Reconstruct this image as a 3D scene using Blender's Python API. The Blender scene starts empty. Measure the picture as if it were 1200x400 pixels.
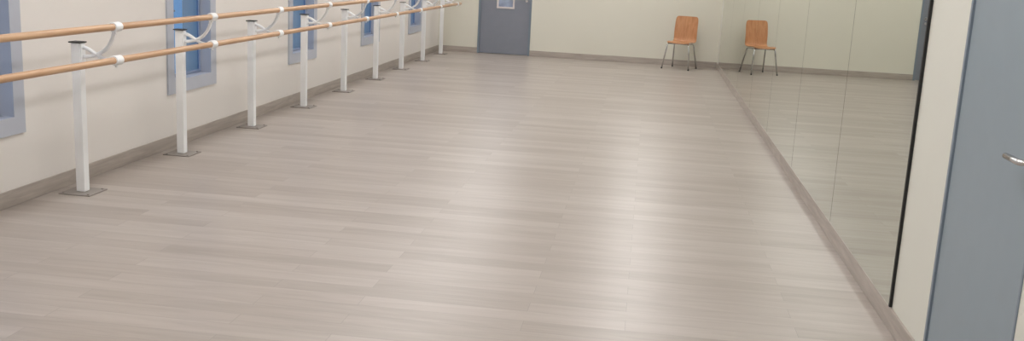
import bpy, bmesh, math
import numpy as np
from mathutils import Vector, Matrix

XL, XR, YB, YF, ZC = -3.77, 1.245, -1.6, 17.8, 2.9
CAMH = 1.6

# ------------------------------------------------------------------ helpers
def s2l(c):
    return tuple(((v/255)/12.92 if v/255 <= 0.04045 else (((v/255)+0.055)/1.055)**2.4) for v in c)

def new_mat(name):
    m = bpy.data.materials.new(name); m.use_nodes = True
    nt = m.node_tree
    return m, nt, nt.nodes["Principled BSDF"]

def mat_plain(name, rgb, rough=0.5, metal=0.0, noise=0.04, scale=8.0, spec=0.5, bump=0.0):
    m, nt, b = new_mat(name)
    c = s2l(rgb)
    tc = nt.nodes.new("ShaderNodeTexCoord")
    n = nt.nodes.new("ShaderNodeTexNoise"); n.inputs["Scale"].default_value = scale
    n.inputs["Detail"].default_value = 4
    nt.links.new(tc.outputs["Object"], n.inputs["Vector"])
    r = nt.nodes.new("ShaderNodeValToRGB")
    r.color_ramp.elements[0].position = 0.3; r.color_ramp.elements[1].position = 0.7
    r.color_ramp.elements[0].color = tuple(v*(1-noise) for v in c)+(1,)
    r.color_ramp.elements[1].color = tuple(min(1, v*(1+noise)) for v in c)+(1,)
    nt.links.new(n.outputs["Fac"], r.inputs["Fac"])
    nt.links.new(r.outputs["Color"], b.inputs["Base Color"])
    b.inputs["Roughness"].default_value = rough
    b.inputs["Metallic"].default_value = metal
    b.inputs["Specular IOR Level"].default_value = spec
    if bump:
        n2 = nt.nodes.new("ShaderNodeTexNoise"); n2.inputs["Scale"].default_value = 220
        nt.links.new(tc.outputs["Object"], n2.inputs["Vector"])
        bp = nt.nodes.new("ShaderNodeBump"); bp.inputs["Strength"].default_value = bump
        bp.inputs["Distance"].default_value = 0.002
        nt.links.new(n2.outputs["Fac"], bp.inputs["Height"])
        nt.links.new(bp.outputs["Normal"], b.inputs["Normal"])
    return m

def mat_wood(name, ca, cb, rough=0.4, stretch=(1, 1, 1), scale=6.0):
    m, nt, b = new_mat(name)
    tc = nt.nodes.new("ShaderNodeTexCoord")
    mp = nt.nodes.new("ShaderNodeMapping"); mp.inputs["Scale"].default_value = stretch
    n = nt.nodes.new("ShaderNodeTexNoise"); n.inputs["Scale"].default_value = scale
    n.inputs["Detail"].default_value = 6; n.inputs["Distortion"].default_value = 0.6
    r = nt.nodes.new("ShaderNodeValToRGB")
    r.color_ramp.elements[0].position = 0.32; r.color_ramp.elements[1].position = 0.68
    r.color_ramp.elements[0].color = s2l(ca)+(1,); r.color_ramp.elements[1].color = s2l(cb)+(1,)
    nt.links.new(tc.outputs["Object"], mp.inputs["Vector"])
    nt.links.new(mp.outputs["Vector"], n.inputs["Vector"])
    nt.links.new(n.outputs["Fac"], r.inputs["Fac"])
    nt.links.new(r.outputs["Color"], b.inputs["Base Color"])
    b.inputs["Roughness"].default_value = rough
    return m

def add_box(bm, x0, x1, y0, y1, z0, z1, mi=0, bevel=0.0):
    vs = [bm.verts.new(p) for p in ((x0,y0,z0),(x1,y0,z0),(x1,y1,z0),(x0,y1,z0),(x0,y0,z1),(x1,y0,z1),(x1,y1,z1),(x0,y1,z1))]
    fs = []
    for q in ((0,3,2,1),(4,5,6,7),(0,1,5,4),(1,2,6,5),(2,3,7,6),(3,0,4,7)):
        f = bm.faces.new([vs[i] for i in q]); f.material_index = mi; fs.append(f)
    if bevel > 0:
        es = list({e for f in fs for e in f.edges})
        bmesh.ops.bevel(bm, geom=es, offset=bevel, segments=2, affect='EDGES', profile=0.5)
    return fs

def add_tube(bm, pts, rad, seg=12, mi=0, cap=True):
    pts = [Vector(p) for p in pts]
    rads = rad if isinstance(rad, (list, tuple)) else [rad]*len(pts)
    rings = []; prev_n = None
    for i, p in enumerate(pts):
        t = (pts[min(i+1, len(pts)-1)] - pts[max(i-1, 0)]).normalized()
        if prev_n is None:
            a = Vector((0, 0, 1)) if abs(t.z) < 0.9 else Vector((1, 0, 0))
            nrm = (a - t*a.dot(t)).normalized()
        else:
            nrm = (prev_n - t*prev_n.dot(t)).normalized()
        prev_n = nrm; bn = t.cross(nrm)
        rings.append([bm.verts.new(p + (nrm*math.cos(2*math.pi*k/seg) + bn*math.sin(2*math.pi*k/seg))*rads[i]) for k in range(seg)])
    for i in range(len(rings)-1):
        for k in range(seg):
            f = bm.faces.new((rings[i][k], rings[i][(k+1)%seg], rings[i+1][(k+1)%seg], rings[i+1][k]))
            f.smooth = True; f.material_index = mi
    if cap:
        for rg, rev in ((rings[0], True), (rings[-1], False)):
            f = bm.faces.new(list(reversed(rg)) if rev else rg); f.material_index = mi

def bez(p0, p1, p2, p3, n=12):
    o = []
    p0, p1, p2, p3 = map(Vector, (p0, p1, p2, p3))
    for i in range(n+1):
        t = i/n
        o.append(p0*(1-t)**3 + p1*3*t*(1-t)**2 + p2*3*t*t*(1-t) + p3*t**3)
    return o

def finish(bm, name, mats, parent=None):
    bmesh.ops.recalc_face_normals(bm, faces=bm.faces)
    me = bpy.data.meshes.new(name); bm.to_mesh(me); bm.free()
    ob = bpy.data.objects.new(name, me)
    for m in (mats if isinstance(mats, (list, tuple)) else [mats]):
        me.materials.append(m)
    bpy.context.scene.collection.objects.link(ob)
    if parent: ob.parent = parent
    return ob

def empty(name, loc=(0, 0, 0), rotz=0):
    e = bpy.data.objects.new(name, None); e.location = loc; e.rotation_euler = (0, 0, rotz)
    e.empty_display_size = 0.2
    bpy.context.scene.collection.objects.link(e)
    return e

# ------------------------------------------------------------------ materials
M_wall = mat_plain("wall_paint_cream", (228, 223, 218), 0.6, noise=0.015, scale=1.2, bump=0.15)
M_wallf = mat_plain("wall_paint_far", (222, 219, 206), 0.6, noise=0.015, scale=1.2, bump=0.15)
M_wallr = mat_plain("wall_paint_right", (221, 220, 210), 0.6, noise=0.015, scale=1.2, bump=0.15)
M_ceil = mat_plain("ceiling_paint", (235, 234, 232), 0.9, noise=0.01)
M_base = mat_wood("baseboard_wood", (162, 152, 144), (184, 174, 165), 0.4, (1, 1, 12), 3)
M_frame = mat_plain("window_frame_bluegrey", (182, 186, 197), 0.4, noise=0.02)
M_sash = mat_plain("window_sash_blue", (140, 154, 182), 0.4, noise=0.02)
M_doorf = mat_plain("door_paint_far", (132, 136, 147), 0.45, noise=0.02)
M_doorr = mat_plain("door_paint_right", (140, 153, 162), 0.4, noise=0.02)
M_dframe = mat_plain("door_frame_paint", (124, 136, 148), 0.45, noise=0.02)
M_white = mat_plain("white_enamel", (246, 247, 248), 0.3, noise=0.01)
M_dark = mat_plain("dark_rubber", (60, 60, 60), 0.6)
M_plate = mat_plain("base_plate_steel", (140, 133, 127), 0.4)
M_barre = mat_wood("barre_beech", (188, 146, 110), (208, 170, 134), 0.35, (10, 0.6, 10), 4)
M_chair = mat_wood("chair_plywood", (176, 120, 78), (198, 144, 100), 0.4, (8, 8, 0.8), 4)
M_chrome = mat_plain("chrome", (205, 205, 205), 0.18, metal=1.0, noise=0.0)
M_black = mat_plain("black_edge", (22, 22, 22), 0.5)

def mirror_mat():
    m = bpy.data.materials.new("mirror_silver"); m.use_nodes = True
    nt = m.node_tree; b = nt.nodes["Principled BSDF"]
    b.inputs["Metallic"].default_value = 1.0
    b.inputs["Roughness"].default_value = 0.0
    n = nt.nodes.new("ShaderNodeTexNoise"); n.inputs["Scale"].default_value = 0.6
    r = nt.nodes.new("ShaderNodeValToRGB")
    r.color_ramp.elements[0].color = (0.66, 0.69, 0.62, 1); r.color_ramp.elements[1].color = (0.68, 0.71, 0.64, 1)
    nt.links.new(n.outputs["Fac"], r.inputs["Fac"]); nt.links.new(r.outputs["Color"], b.inputs["Base Color"])
    return m
M_mirror = mirror_mat()

def glass_mat():
    m = bpy.data.materials.new("window_glass"); m.use_nodes = True
    nt = m.node_tree; nt.nodes.clear()
    o = nt.nodes.new("ShaderNodeOutputMaterial"); mx = nt.nodes.new("ShaderNodeMixShader")
    t = nt.nodes.new("ShaderNodeBsdfTransparent"); g = nt.nodes.new("ShaderNodeBsdfGlossy")
    t.inputs["Color"].default_value = (0.8, 0.88, 0.92, 1); g.inputs["Roughness"].default_value = 0.02
    f = nt.nodes.new("ShaderNodeFresnel"); f.inputs["IOR"].default_value = 1.15
    nt.links.new(f.outputs[0], mx.inputs[0]); nt.links.new(t.outputs[0], mx.inputs[1]); nt.links.new(g.outputs[0], mx.inputs[2])
    nt.links.new(mx.outputs[0], o.inputs[0])
    return m
M_glass = glass_mat()

def floor_mat():
    m, nt, b = new_mat("laminate_planks"); L = nt.links.new; N = nt.nodes.new
    tc = N("ShaderNodeTexCoord")
    br = N("ShaderNodeTexBrick")
    br.offset = 0.37; br.offset_frequency = 2; br.squash = 1
    br.inputs["Color1"].default_value = (0.0, 0.0, 0.0, 1)
    br.inputs["Color2"].default_value = (1.0, 1.0, 1.0, 1)
    br.inputs["Mortar"].default_value = (0.4, 0.4, 0.4, 1)
    br.inputs["Scale"].default_value = 1.0
    br.inputs["Brick Width"].default_value = 1.25
    br.inputs["Row Height"].default_value = 0.13
    br.inputs["Mortar Size"].default_value = 0.0010
    br.inputs["Mortar Smooth"].default_value = 0.2
    br.inputs["Bias"].default_value = 0.0
    L(tc.outputs["Object"], br.inputs["Vector"])
    r = N("ShaderNodeValToRGB"); e = r.color_ramp.elements
    e[0].position = 0; e[0].color = s2l((164, 154, 146))+(1,)
    e[1].position = 1; e[1].color = s2l((179, 170, 163))+(1,)
    L(br.outputs["Color"], r.inputs["Fac"])
    off = N("ShaderNodeVectorMath"); off.operation = 'ADD'
    sc = N("ShaderNodeVectorMath"); sc.operation = 'SCALE'; sc.inputs["Scale"].default_value = 7.3
    L(br.outputs["Color"], sc.inputs[0]); L(tc.outputs["Object"], off.inputs[0]); L(sc.outputs[0], off.inputs[1])
    mp = N("ShaderNodeMapping"); mp.inputs["Scale"].default_value = (0.9, 8, 1)
    L(off.outputs[0], mp.inputs["Vector"])
    n = N("ShaderNodeTexNoise"); n.inputs["Scale"].default_value = 1.8; n.inputs["Detail"].default_value = 6
    n.inputs["Roughness"].default_value = 0.6; n.inputs["Distortion"].default_value = 0.8
    L(mp.outputs[0], n.inputs["Vector"])
    gr = N("ShaderNodeValToRGB"); ge = gr.color_ramp.elements
    ge[0].position = 0.3; ge[0].color = (0.865, 0.85, 0.835, 1)
    ge[1].position = 0.65; ge[1].color = (1.03, 1.03, 1.03, 1)
    L(n.outputs["Fac"], gr.inputs["Fac"])
    mu = N("ShaderNodeMix"); mu.data_type = 'RGBA'; mu.blend_type = 'MULTIPLY'; mu.inputs[0].default_value = 1
    L(r.outputs["Color"], mu.inputs[6]); L(gr.outputs["Color"], mu.inputs[7])
    mu2 = N("ShaderNodeMix"); mu2.data_type = 'RGBA'; mu2.blend_type = 'MIX'
    L(br.outputs["Fac"], mu2.inputs[0]); L(mu.outputs[2], mu2.inputs[6])
    mu2.inputs[7].default_value = s2l((142, 134, 127))+(1,)
    L(mu2.outputs[2], b.inputs["Base Color"])
    b.inputs["Roughness"].default_value = 0.34
    b.inputs["Specular IOR Level"].default_value = 0.42
    bp = N("ShaderNodeBump"); bp.inputs["Strength"].default_value = 0.05; bp.inputs["Distance"].default_value = 0.002
    L(n.outputs["Fac"], bp.inputs["Height"]); L(bp.outputs["Normal"], b.inputs["Normal"])
    return m
M_floor = floor_mat()

# ------------------------------------------------------------------ room shell
T = 0.25
bm = bmesh.new(); add_box(bm, XL-T, XR+T, YB-T, YF+T, -0.2, 0.0); finish(bm, "floor", M_floor)
bm = bmesh.new(); add_box(bm, XL-T, XR+T, YB-T, YF+T, ZC, ZC+0.2); finish(bm, "ceiling", M_ceil)
bm = bmesh.new(); add_box(bm, XL-T, XR+T, YB-T, YB, 0, ZC); finish(bm, "wall_back", M_wall)

WB, WT = 0.53, 2.15
wins = [(y-0.35, y+0.35) for y in (2.44, 5.13, 7.88, 10.58, 13.28, 15.90)]
bm = bmesh.new()
add_box(bm, XL-T, XL, YB, YF, 0, WB); add_box(bm, XL-T, XL, YB, YF, WT, ZC)
ys = [YB] + [v for w in wins for v in w] + [YF]
for i in range(0, len(ys), 2):
    add_box(bm, XL-T, XL, ys[i], ys[i+1], WB, WT)
finish(bm, "wall_left", M_wall)

for i, (a, c) in enumerate(wins):
    e = empty("window_%d" % (i+1), (XL, (a+c)/2, WB))
    w = (c-a)/2; h = WT-WB; t = 0.095
    bm = bmesh.new()   # casing on the wall + lined reveal
    for q in ((-w-t, -w, -t, h+t), (w, w+t, -t, h+t), (-w, w, -t, 0), (-w, w, h, h+t)):
        add_box(bm, 0.0, 0.014, q[0], q[1], q[2], q[3])
    for q in ((-w, -w+0.012, 0, h), (w-0.012, w, 0, h), (-w+0.012, w-0.012, 0, 0.012), (-w+0.012, w-0.012, h-0.012, h)):
        add_box(bm, -0.10, 0.014, q[0], q[1], q[2], q[3])
    finish(bm, "casing", M_frame, e)
    bm = bmesh.new()
    wi, s = w-0.012, 0.028
    for q in ((-wi, -wi+s, 0.012, h-0.012), (wi-s, wi, 0.012, h-0.012), (-wi+s, wi-s, 0.012, 0.012+s), (-wi+s, wi-s, h-0.012-s, h-0.012)):
        add_box(bm, -0.10, -0.078, q[0], q[1], q[2], q[3], bevel=0.004)
    finish(bm, "sash", M_sash, e)
    bm = bmesh.new()
    bm.faces.new([bm.verts.new(p) for p in ((-0.088, -wi+s, 0.012+s), (-0.088, wi-s, 0.012+s), (-0.088, wi-s, h-0.012-s), (-0.088, -wi+s, h-0.012-s))])
    finish(bm, "pane", M_glass, e)
    bm = bmesh.new()
    add_box(bm, -0.08, -0.07, -wi+0.005, -wi+0.025, 0.5, 0.64)
    add_tube(bm, [(-0.07, -wi+0.015, 0.57), (-0.04, -wi+0.015, 0.57), (-0.035, -wi+0.028, 0.57), (-0.035, -wi+0.11, 0.565)], 0.008, 8)
    finish(bm, "latch", M_chrome, e)

DX0, DX1, DH = -3.05, -2.09, 2.1
bm = bmesh.new()
add_box(bm, XL, DX0, YF, YF+T, 0, ZC); add_box(bm, DX1, XR, YF, YF+T, 0, ZC); add_box(bm, DX0, DX1, YF, YF+T, DH, ZC)
finish(bm, "wall_far", M_wallf)
RY0, RY1, RH = 3.22, 4.13, 2.1
bm = bmesh.new()
add_box(bm, XR, XR+T, YB, RY0, 0, ZC); add_box(bm, XR, XR+T, RY1, YF, 0, ZC); add_box(bm, XR, XR+T, RY0, RY1, RH, ZC)
finish(bm, "wall_right", M_wallr)

BH, BT = 0.10, 0.014
def bb(name, *boxes):
    bm = bmesh.new()
    for q in boxes: add_box(bm, q[0], q[1], q[2], q[3], 0, BH, bevel=0.003)
    finish(bm, name, M_base)
bb("baseboard_left", (XL, XL+BT, YB, YF))
bb("baseboard_far", (XL+BT, DX0, YF-BT, YF), (DX1, XR-BT, YF-BT, YF))
bb("baseboard_right", (XR-BT, XR, RY1+0.03, YF), (XR-BT, XR, YB, RY0-0.03))
bb("baseboard_back", (XL+BT, XR-BT, YB, YB+BT))

def lever(bm, o, d_out, d_along):
    o = Vector(o); u = Vector(d_out); a = Vector(d_along)
    add_tube(bm, [o, o+u*0.008], 0.026, 20)
    add_tube(bm, [o+u*0.008, o+u*0.04, o+u*0.052+a*0.006, o+u*0.056+a*0.02, o+u*0.056+a*0.125], 0.011, 12)
    add_tube(bm, [o-Vector((0, 0, .08)), o-Vector((0, 0, .08))+u*0.006], 0.022, 20)

# far door
e = empty("door_1", ((DX0+DX1)/2, YF, 0)); w = (DX1-DX0)/2
bm = bmesh.new()
for q in ((-w, -w+0.035, 0, DH), (w-0.035, w, 0, DH), (-w+0.035, w-0.035, DH-0.035, DH)):
    add_box(bm, q[0], q[1], -0.012, 0.12, q[2], q[3])
finish(bm, "frame", M_dframe, e)
vx0, vx1, vz0, vz1 = -0.155, 0.165, 0.82, 1.75
bm = bmesh.new()
l = w-0.038
for q in ((-l, vx0, 0.008, DH-0.04), (vx1, l, 0.008, DH-0.04), (vx0, vx1, 0.008, vz0), (vx0, vx1, vz1, DH-0.04)):
    add_box(bm, q[0], q[1], 0.02, 0.06, q[2], q[3])
finish(bm, "leaf", M_doorf, e)
bm = bmesh.new()
for q in ((vx0, vx0+0.03, vz0, vz1), (vx1-0.03, vx1, vz0, vz1), (vx0+0.03, vx1-0.03, vz0, vz0+0.03), (vx0+0.03, vx1-0.03, vz1-0.03, vz1)):
    add_box(bm, q[0], q[1], 0.008, 0.062, q[2], q[3])
finish(bm, "vision_frame", mat_plain("vision_trim", (214, 206, 204), 0.4), e)
bm = bmesh.new(); add_box(bm, vx0+0.03, vx1-0.03, 0.035, 0.041, vz0+0.03, vz1-0.03)
finish(bm, "vision_pane", mat_plain("vision_glass", (160, 172, 196), 0.1, noise=0.3, scale=5), e)
bm = bmesh.new(); lever(bm, (l-0.06, 0.02, 1.05), (0, -1, 0), (-1, 0, 0)); finish(bm, "handle", M_chrome, e)

# right door
e = empty("door_2", (XR, (RY0+RY1)/2, 0)); w = (RY1-RY0)/2
bm = bmesh.new()
for q in ((-w, -w+0.012, 0, RH), (w-0.022, w, 0, RH), (-w+0.012, w-0.022, RH-0.022, RH)):
    add_box(bm, -0.004, 0.12, q[0], q[1], q[2], q[3])
finish(bm, "frame", M_dframe, e)
bm = bmesh.new(); add_box(bm, 0.004, 0.05, -w+0.014, w-0.025, 0.008, RH-0.025, bevel=0.002); finish(bm, "leaf", M_doorr, e)
bm = bmesh.new(); lever(bm, (0.004, -w+0.045, 1.068), (-1, 0, 0), (0, 1, 0)); finish(bm, "handle", M_chrome, e)

bm = bmesh.new(); add_box(bm, DX0, DX1, YF+0.13, YF+0.2, 0, DH); finish(bm, "doorway_backing_1", M_doorf)  # unseen slab filling the whole opening behind the far door leaf
bm = bmesh.new(); add_box(bm, XR+0.13, XR+0.2, RY0, RY1, 0, RH); finish(bm, "doorway_backing_2", M_doorr)  # same hidden slab behind the right door leaf

# ------------------------------------------------------------------ wall mirror
e = empty("wall_mirror", (XR, 0, 0))
seams = [4.69, 6.32, 8.12, 9.92, 11.72, 13.52, 15.32, 17.35]
MZ0, MZ1 = BH+0.002, 2.2
for i in range(len(seams)-1):
    bm = bmesh.new(); add_box(bm, -0.010, -0.004, seams[i]+0.003, seams[i+1]-0.003, MZ0, MZ1)
    finish(bm, "panel_%d" % (i+1), M_mirror, e)
bm = bmesh.new(); add_box(bm, -0.004, -0.0005, seams[0], seams[-1], MZ0, MZ1); finish(bm, "backing", M_dark, e)
bm = bmesh.new(); add_box(bm, -0.014, -0.0005, seams[0]-0.014, seams[0]+0.002, MZ0, MZ1); finish(bm, "edge_profile", M_black, e)

# ------------------------------------------------------------------ ballet barre
e = empty("ballet_barre", (-3.578, 0, 0))
py = [5.88 + 1.405*i for i in range(-4, 9)]
RX, ZU, ZL_ = 0.263, 1.09, 0.88
for i, y in enumerate(py):
    bm = bmesh.new(); add_box(bm, -0.030, 0.030, y-0.030, y+0.030, 0.008, 0.975, bevel=0.005); finish(bm, "post_%d" % (i+1), M_white, e)
    bm = bmesh.new(); add_box(bm, -0.040, 0.040, y-0.040, y+0.040, 0.975, 0.983, bevel=0.002); finish(bm, "post_cap_%d" % (i+1), M_dark, e)
    bm = bmesh.new(); add_box(bm, -0.108, 0.108, y-0.108, y+0.108, 0.0, 0.007, bevel=0.002)
    for sx in (-1, 1):
        for sy in (-1, 1):
            add_tube(bm, [(sx*0.085, y+sy*0.085, 0.007), (sx*0.085, y+sy*0.085, 0.012)], 0.009, 8)
    finish(bm, "base_plate_%d" % (i+1), M_plate, e)
    bm = bmesh.new()
    add_box(bm, 0.030, 0.038, y-0.026, y+0.026, 0.84, 0.97, bevel=0.002)
    add_tube(bm, bez((0.033, y, 0.89), (0.13, y, 0.885), (0.235, y, 0.94), (RX-0.01, y, ZU-0.02)), 0.013, 10)
    add_tube(bm, bez((0.033, y, 0.945), (0.09, y, 0.955), (0.13, y, 0.87), (RX-0.02, y, ZL_-0.005)), 0.013, 10)
    for z in (ZU, ZL_):
        add_tube(bm, [(RX, y-0.04, z), (RX, y-0.036, z), (RX, y+0.036, z), (RX, y+0.04, z)], [0.027, 0.031, 0.031, 0.027], 20)
        add_tube(bm, [(RX, y-0.008, z-0.02), (RX, y-0.008, z-0.042)], 0.009, 8)
    finish(bm, "bracket_%d" % (i+1), M_white, e)
for nm, z in (("rail_upper", ZU), ("rail_lower", ZL_)):
    bm = bmesh.new()
    y0, y1 = py[0]-0.3, py[-1]+0.32
    add_tube(bm, [(RX, y0, z), (RX, y0+0.004, z)] + [(RX, y0+0.004+(y1-y0-0.008)*k/20, z) for k in range(1, 21)] + [(RX, y1, z)],
             [0.016]+[0.0215]*21+[0.016], 24)
    finish(bm, nm, M_barre, e)

# ------------------------------------------------------------------ chair (front = local -Y)
def chair(loc, rot):
    e = empty("chair", loc, rot)
    prof = [(-0.20, 0.435), (-0.185, 0.45), (-0.12, 0.457), (0.0, 0.447), (0.10, 0.440), (0.155, 0.446), (0.185, 0.475), (0.20, 0.53), (0.213, 0.62), (0.228, 0.72), (0.245, 0.82), (0.250, 0.868), (0.251, 0.885)]
    hw = [0.185, 0.20, 0.205, 0.205, 0.205, 0.205, 0.205, 0.205, 0.205, 0.205, 0.203, 0.192, 0.165]
    bm = bmesh.new(); nx = 10; rows = []
    for j, (y, z) in enumerate(prof):
        row = []
        for k in range(nx+1):
            u = -1+2*k/nx
            back = max(0, min(1, (z-0.47)/0.15))
            yy = y - back*0.03*u*u; zz = z + (1-back)*0.010*u*u
            row.append(bm.verts.new((u*hw[j], yy, zz)))
        rows.append(row)
    for j in range(len(rows)-1):
        for k in range(nx):
            f = bm.faces.new((rows[j][k], rows[j][k+1], rows[j+1][k+1], rows[j+1][k])); f.smooth = True
    sh = finish(bm, "seat_shell", M_chair, e)
    s = sh.modifiers.new("solid", 'SOLIDIFY'); s.thickness = 0.011; s.offset = 0
    sb = sh.modifiers.new("sub", 'SUBSURF'); sb.levels = 2; sb.render_levels = 2
    bm = bmesh.new(); r = 0.0125
    for sx in (-1, 1):
        add_tube(bm, [(sx*0.235, -0.235, 0.006), (sx*0.19, -0.17, 0.40)] + bez((sx*0.19, -0.17, 0.40), (sx*0.186, -0.165, 0.428), (sx*0.18, -0.15, 0.428), (sx*0.178, -0.12, 0.428), 5)[1:]
                 + [(sx*0.165, 0.08, 0.424)] + bez((sx*0.165, 0.08, 0.424), (sx*0.165, 0.14, 0.424), (sx*0.17, 0.15, 0.42), (sx*0.172, 0.155, 0.39), 5)[1:]
                 + [(sx*0.215, 0.26, 0.006)], r, 12)
        for yy, xx in ((-0.235, 0.235), (0.26, 0.215)):
            add_tube(bm, [(sx*xx, yy, 0.0), (sx*xx, yy, 0.02)], 0.014, 12, 1)
    add_tube(bm, [(-0.175, -0.10, 0.424), (0.175, -0.10, 0.424)], 0.010, 10)
    add_tube(bm, [(-0.166, 0.07, 0.420), (0.166, 0.07, 0.420)], 0.010, 10)
    finish(bm, "leg_frame", [M_chrome, M_dark], e)
    return e
chair((0.575, 17.20, 0), math.radians(-20))

# ------------------------------------------------------------------ ceiling luminaires
m = bpy.data.materials.new("luminaire_diffuser"); m.use_nodes = True
nt = m.node_tree; b = nt.nodes["Principled BSDF"]
b.inputs["Emission Color"].default_value = (1.0, 0.985, 0.97, 1); b.inputs["Emission Strength"].default_value = 7.4
M_lum = m
k = 0
for x in (-2.5, 0.0):
    for j in range(7):
        y = 0.4 + 2.7*j
        e = empty("ceiling_light" if k == 0 else "ceiling_light.%03d" % k, (x, y, ZC)); k += 1
        W, Lh = 0.30, 0.90
        bm = bmesh.new()
        add_box(bm, -W-.02, W+.02, -Lh-.02, -Lh, -0.05, 0); add_box(bm, -W-.02, W+.02, Lh, Lh+.02, -0.05, 0)
        add_box(bm, -W-.02, -W, -Lh, Lh, -0.05, 0); add_box(bm, W, W+.02, -Lh, Lh, -0.05, 0)
        finish(bm, "housing", M_white, e)
        bm = bmesh.new(); add_box(bm, -W, W, -Lh, Lh, -0.045, -0.035); finish(bm, "diffuser", M_lum, e)

# ------------------------------------------------------------------ world: dusk blue
w = bpy.data.worlds.new("dusk_sky"); bpy.context.scene.world = w; w.use_nodes = True
bg = w.node_tree.nodes["Background"]
bg.inputs[0].default_value = (0.18, 0.33, 0.58, 1); bg.inputs[1].default_value = 1.0

# ------------------------------------------------------------------ camera
f = 1160.0; s = 0.052
F = np.array([165, -233, f]); F /= np.linalg.norm(F)
D = np.cross(F, np.array([1, s, 0.])); D /= np.linalg.norm(D)
if D[1] < 0: D = -D
R = np.cross(D, F)
M = np.column_stack([R, F, -D]); M = np.diag([1, -1, -1]) @ M
C2W = M.T
cam = bpy.data.cameras.new("camera"); co = bpy.data.objects.new("camera", cam)
bpy.context.scene.collection.objects.link(co)
mw = Matrix([list(map(float, C2W[i])) + [0] for i in range(3)] + [[0, 0, 0, 1]])
mw.translation = Vector((0, 0, CAMH))
co.matrix_world = mw
cam.sensor_width = 36; cam.lens = f/1200*36; cam.clip_start = 0.05
bpy.context.scene.camera = co
try:
    bpy.context.scene.view_settings.view_transform = 'Standard'
    bpy.context.scene.view_settings.look = 'None'
except Exception: pass
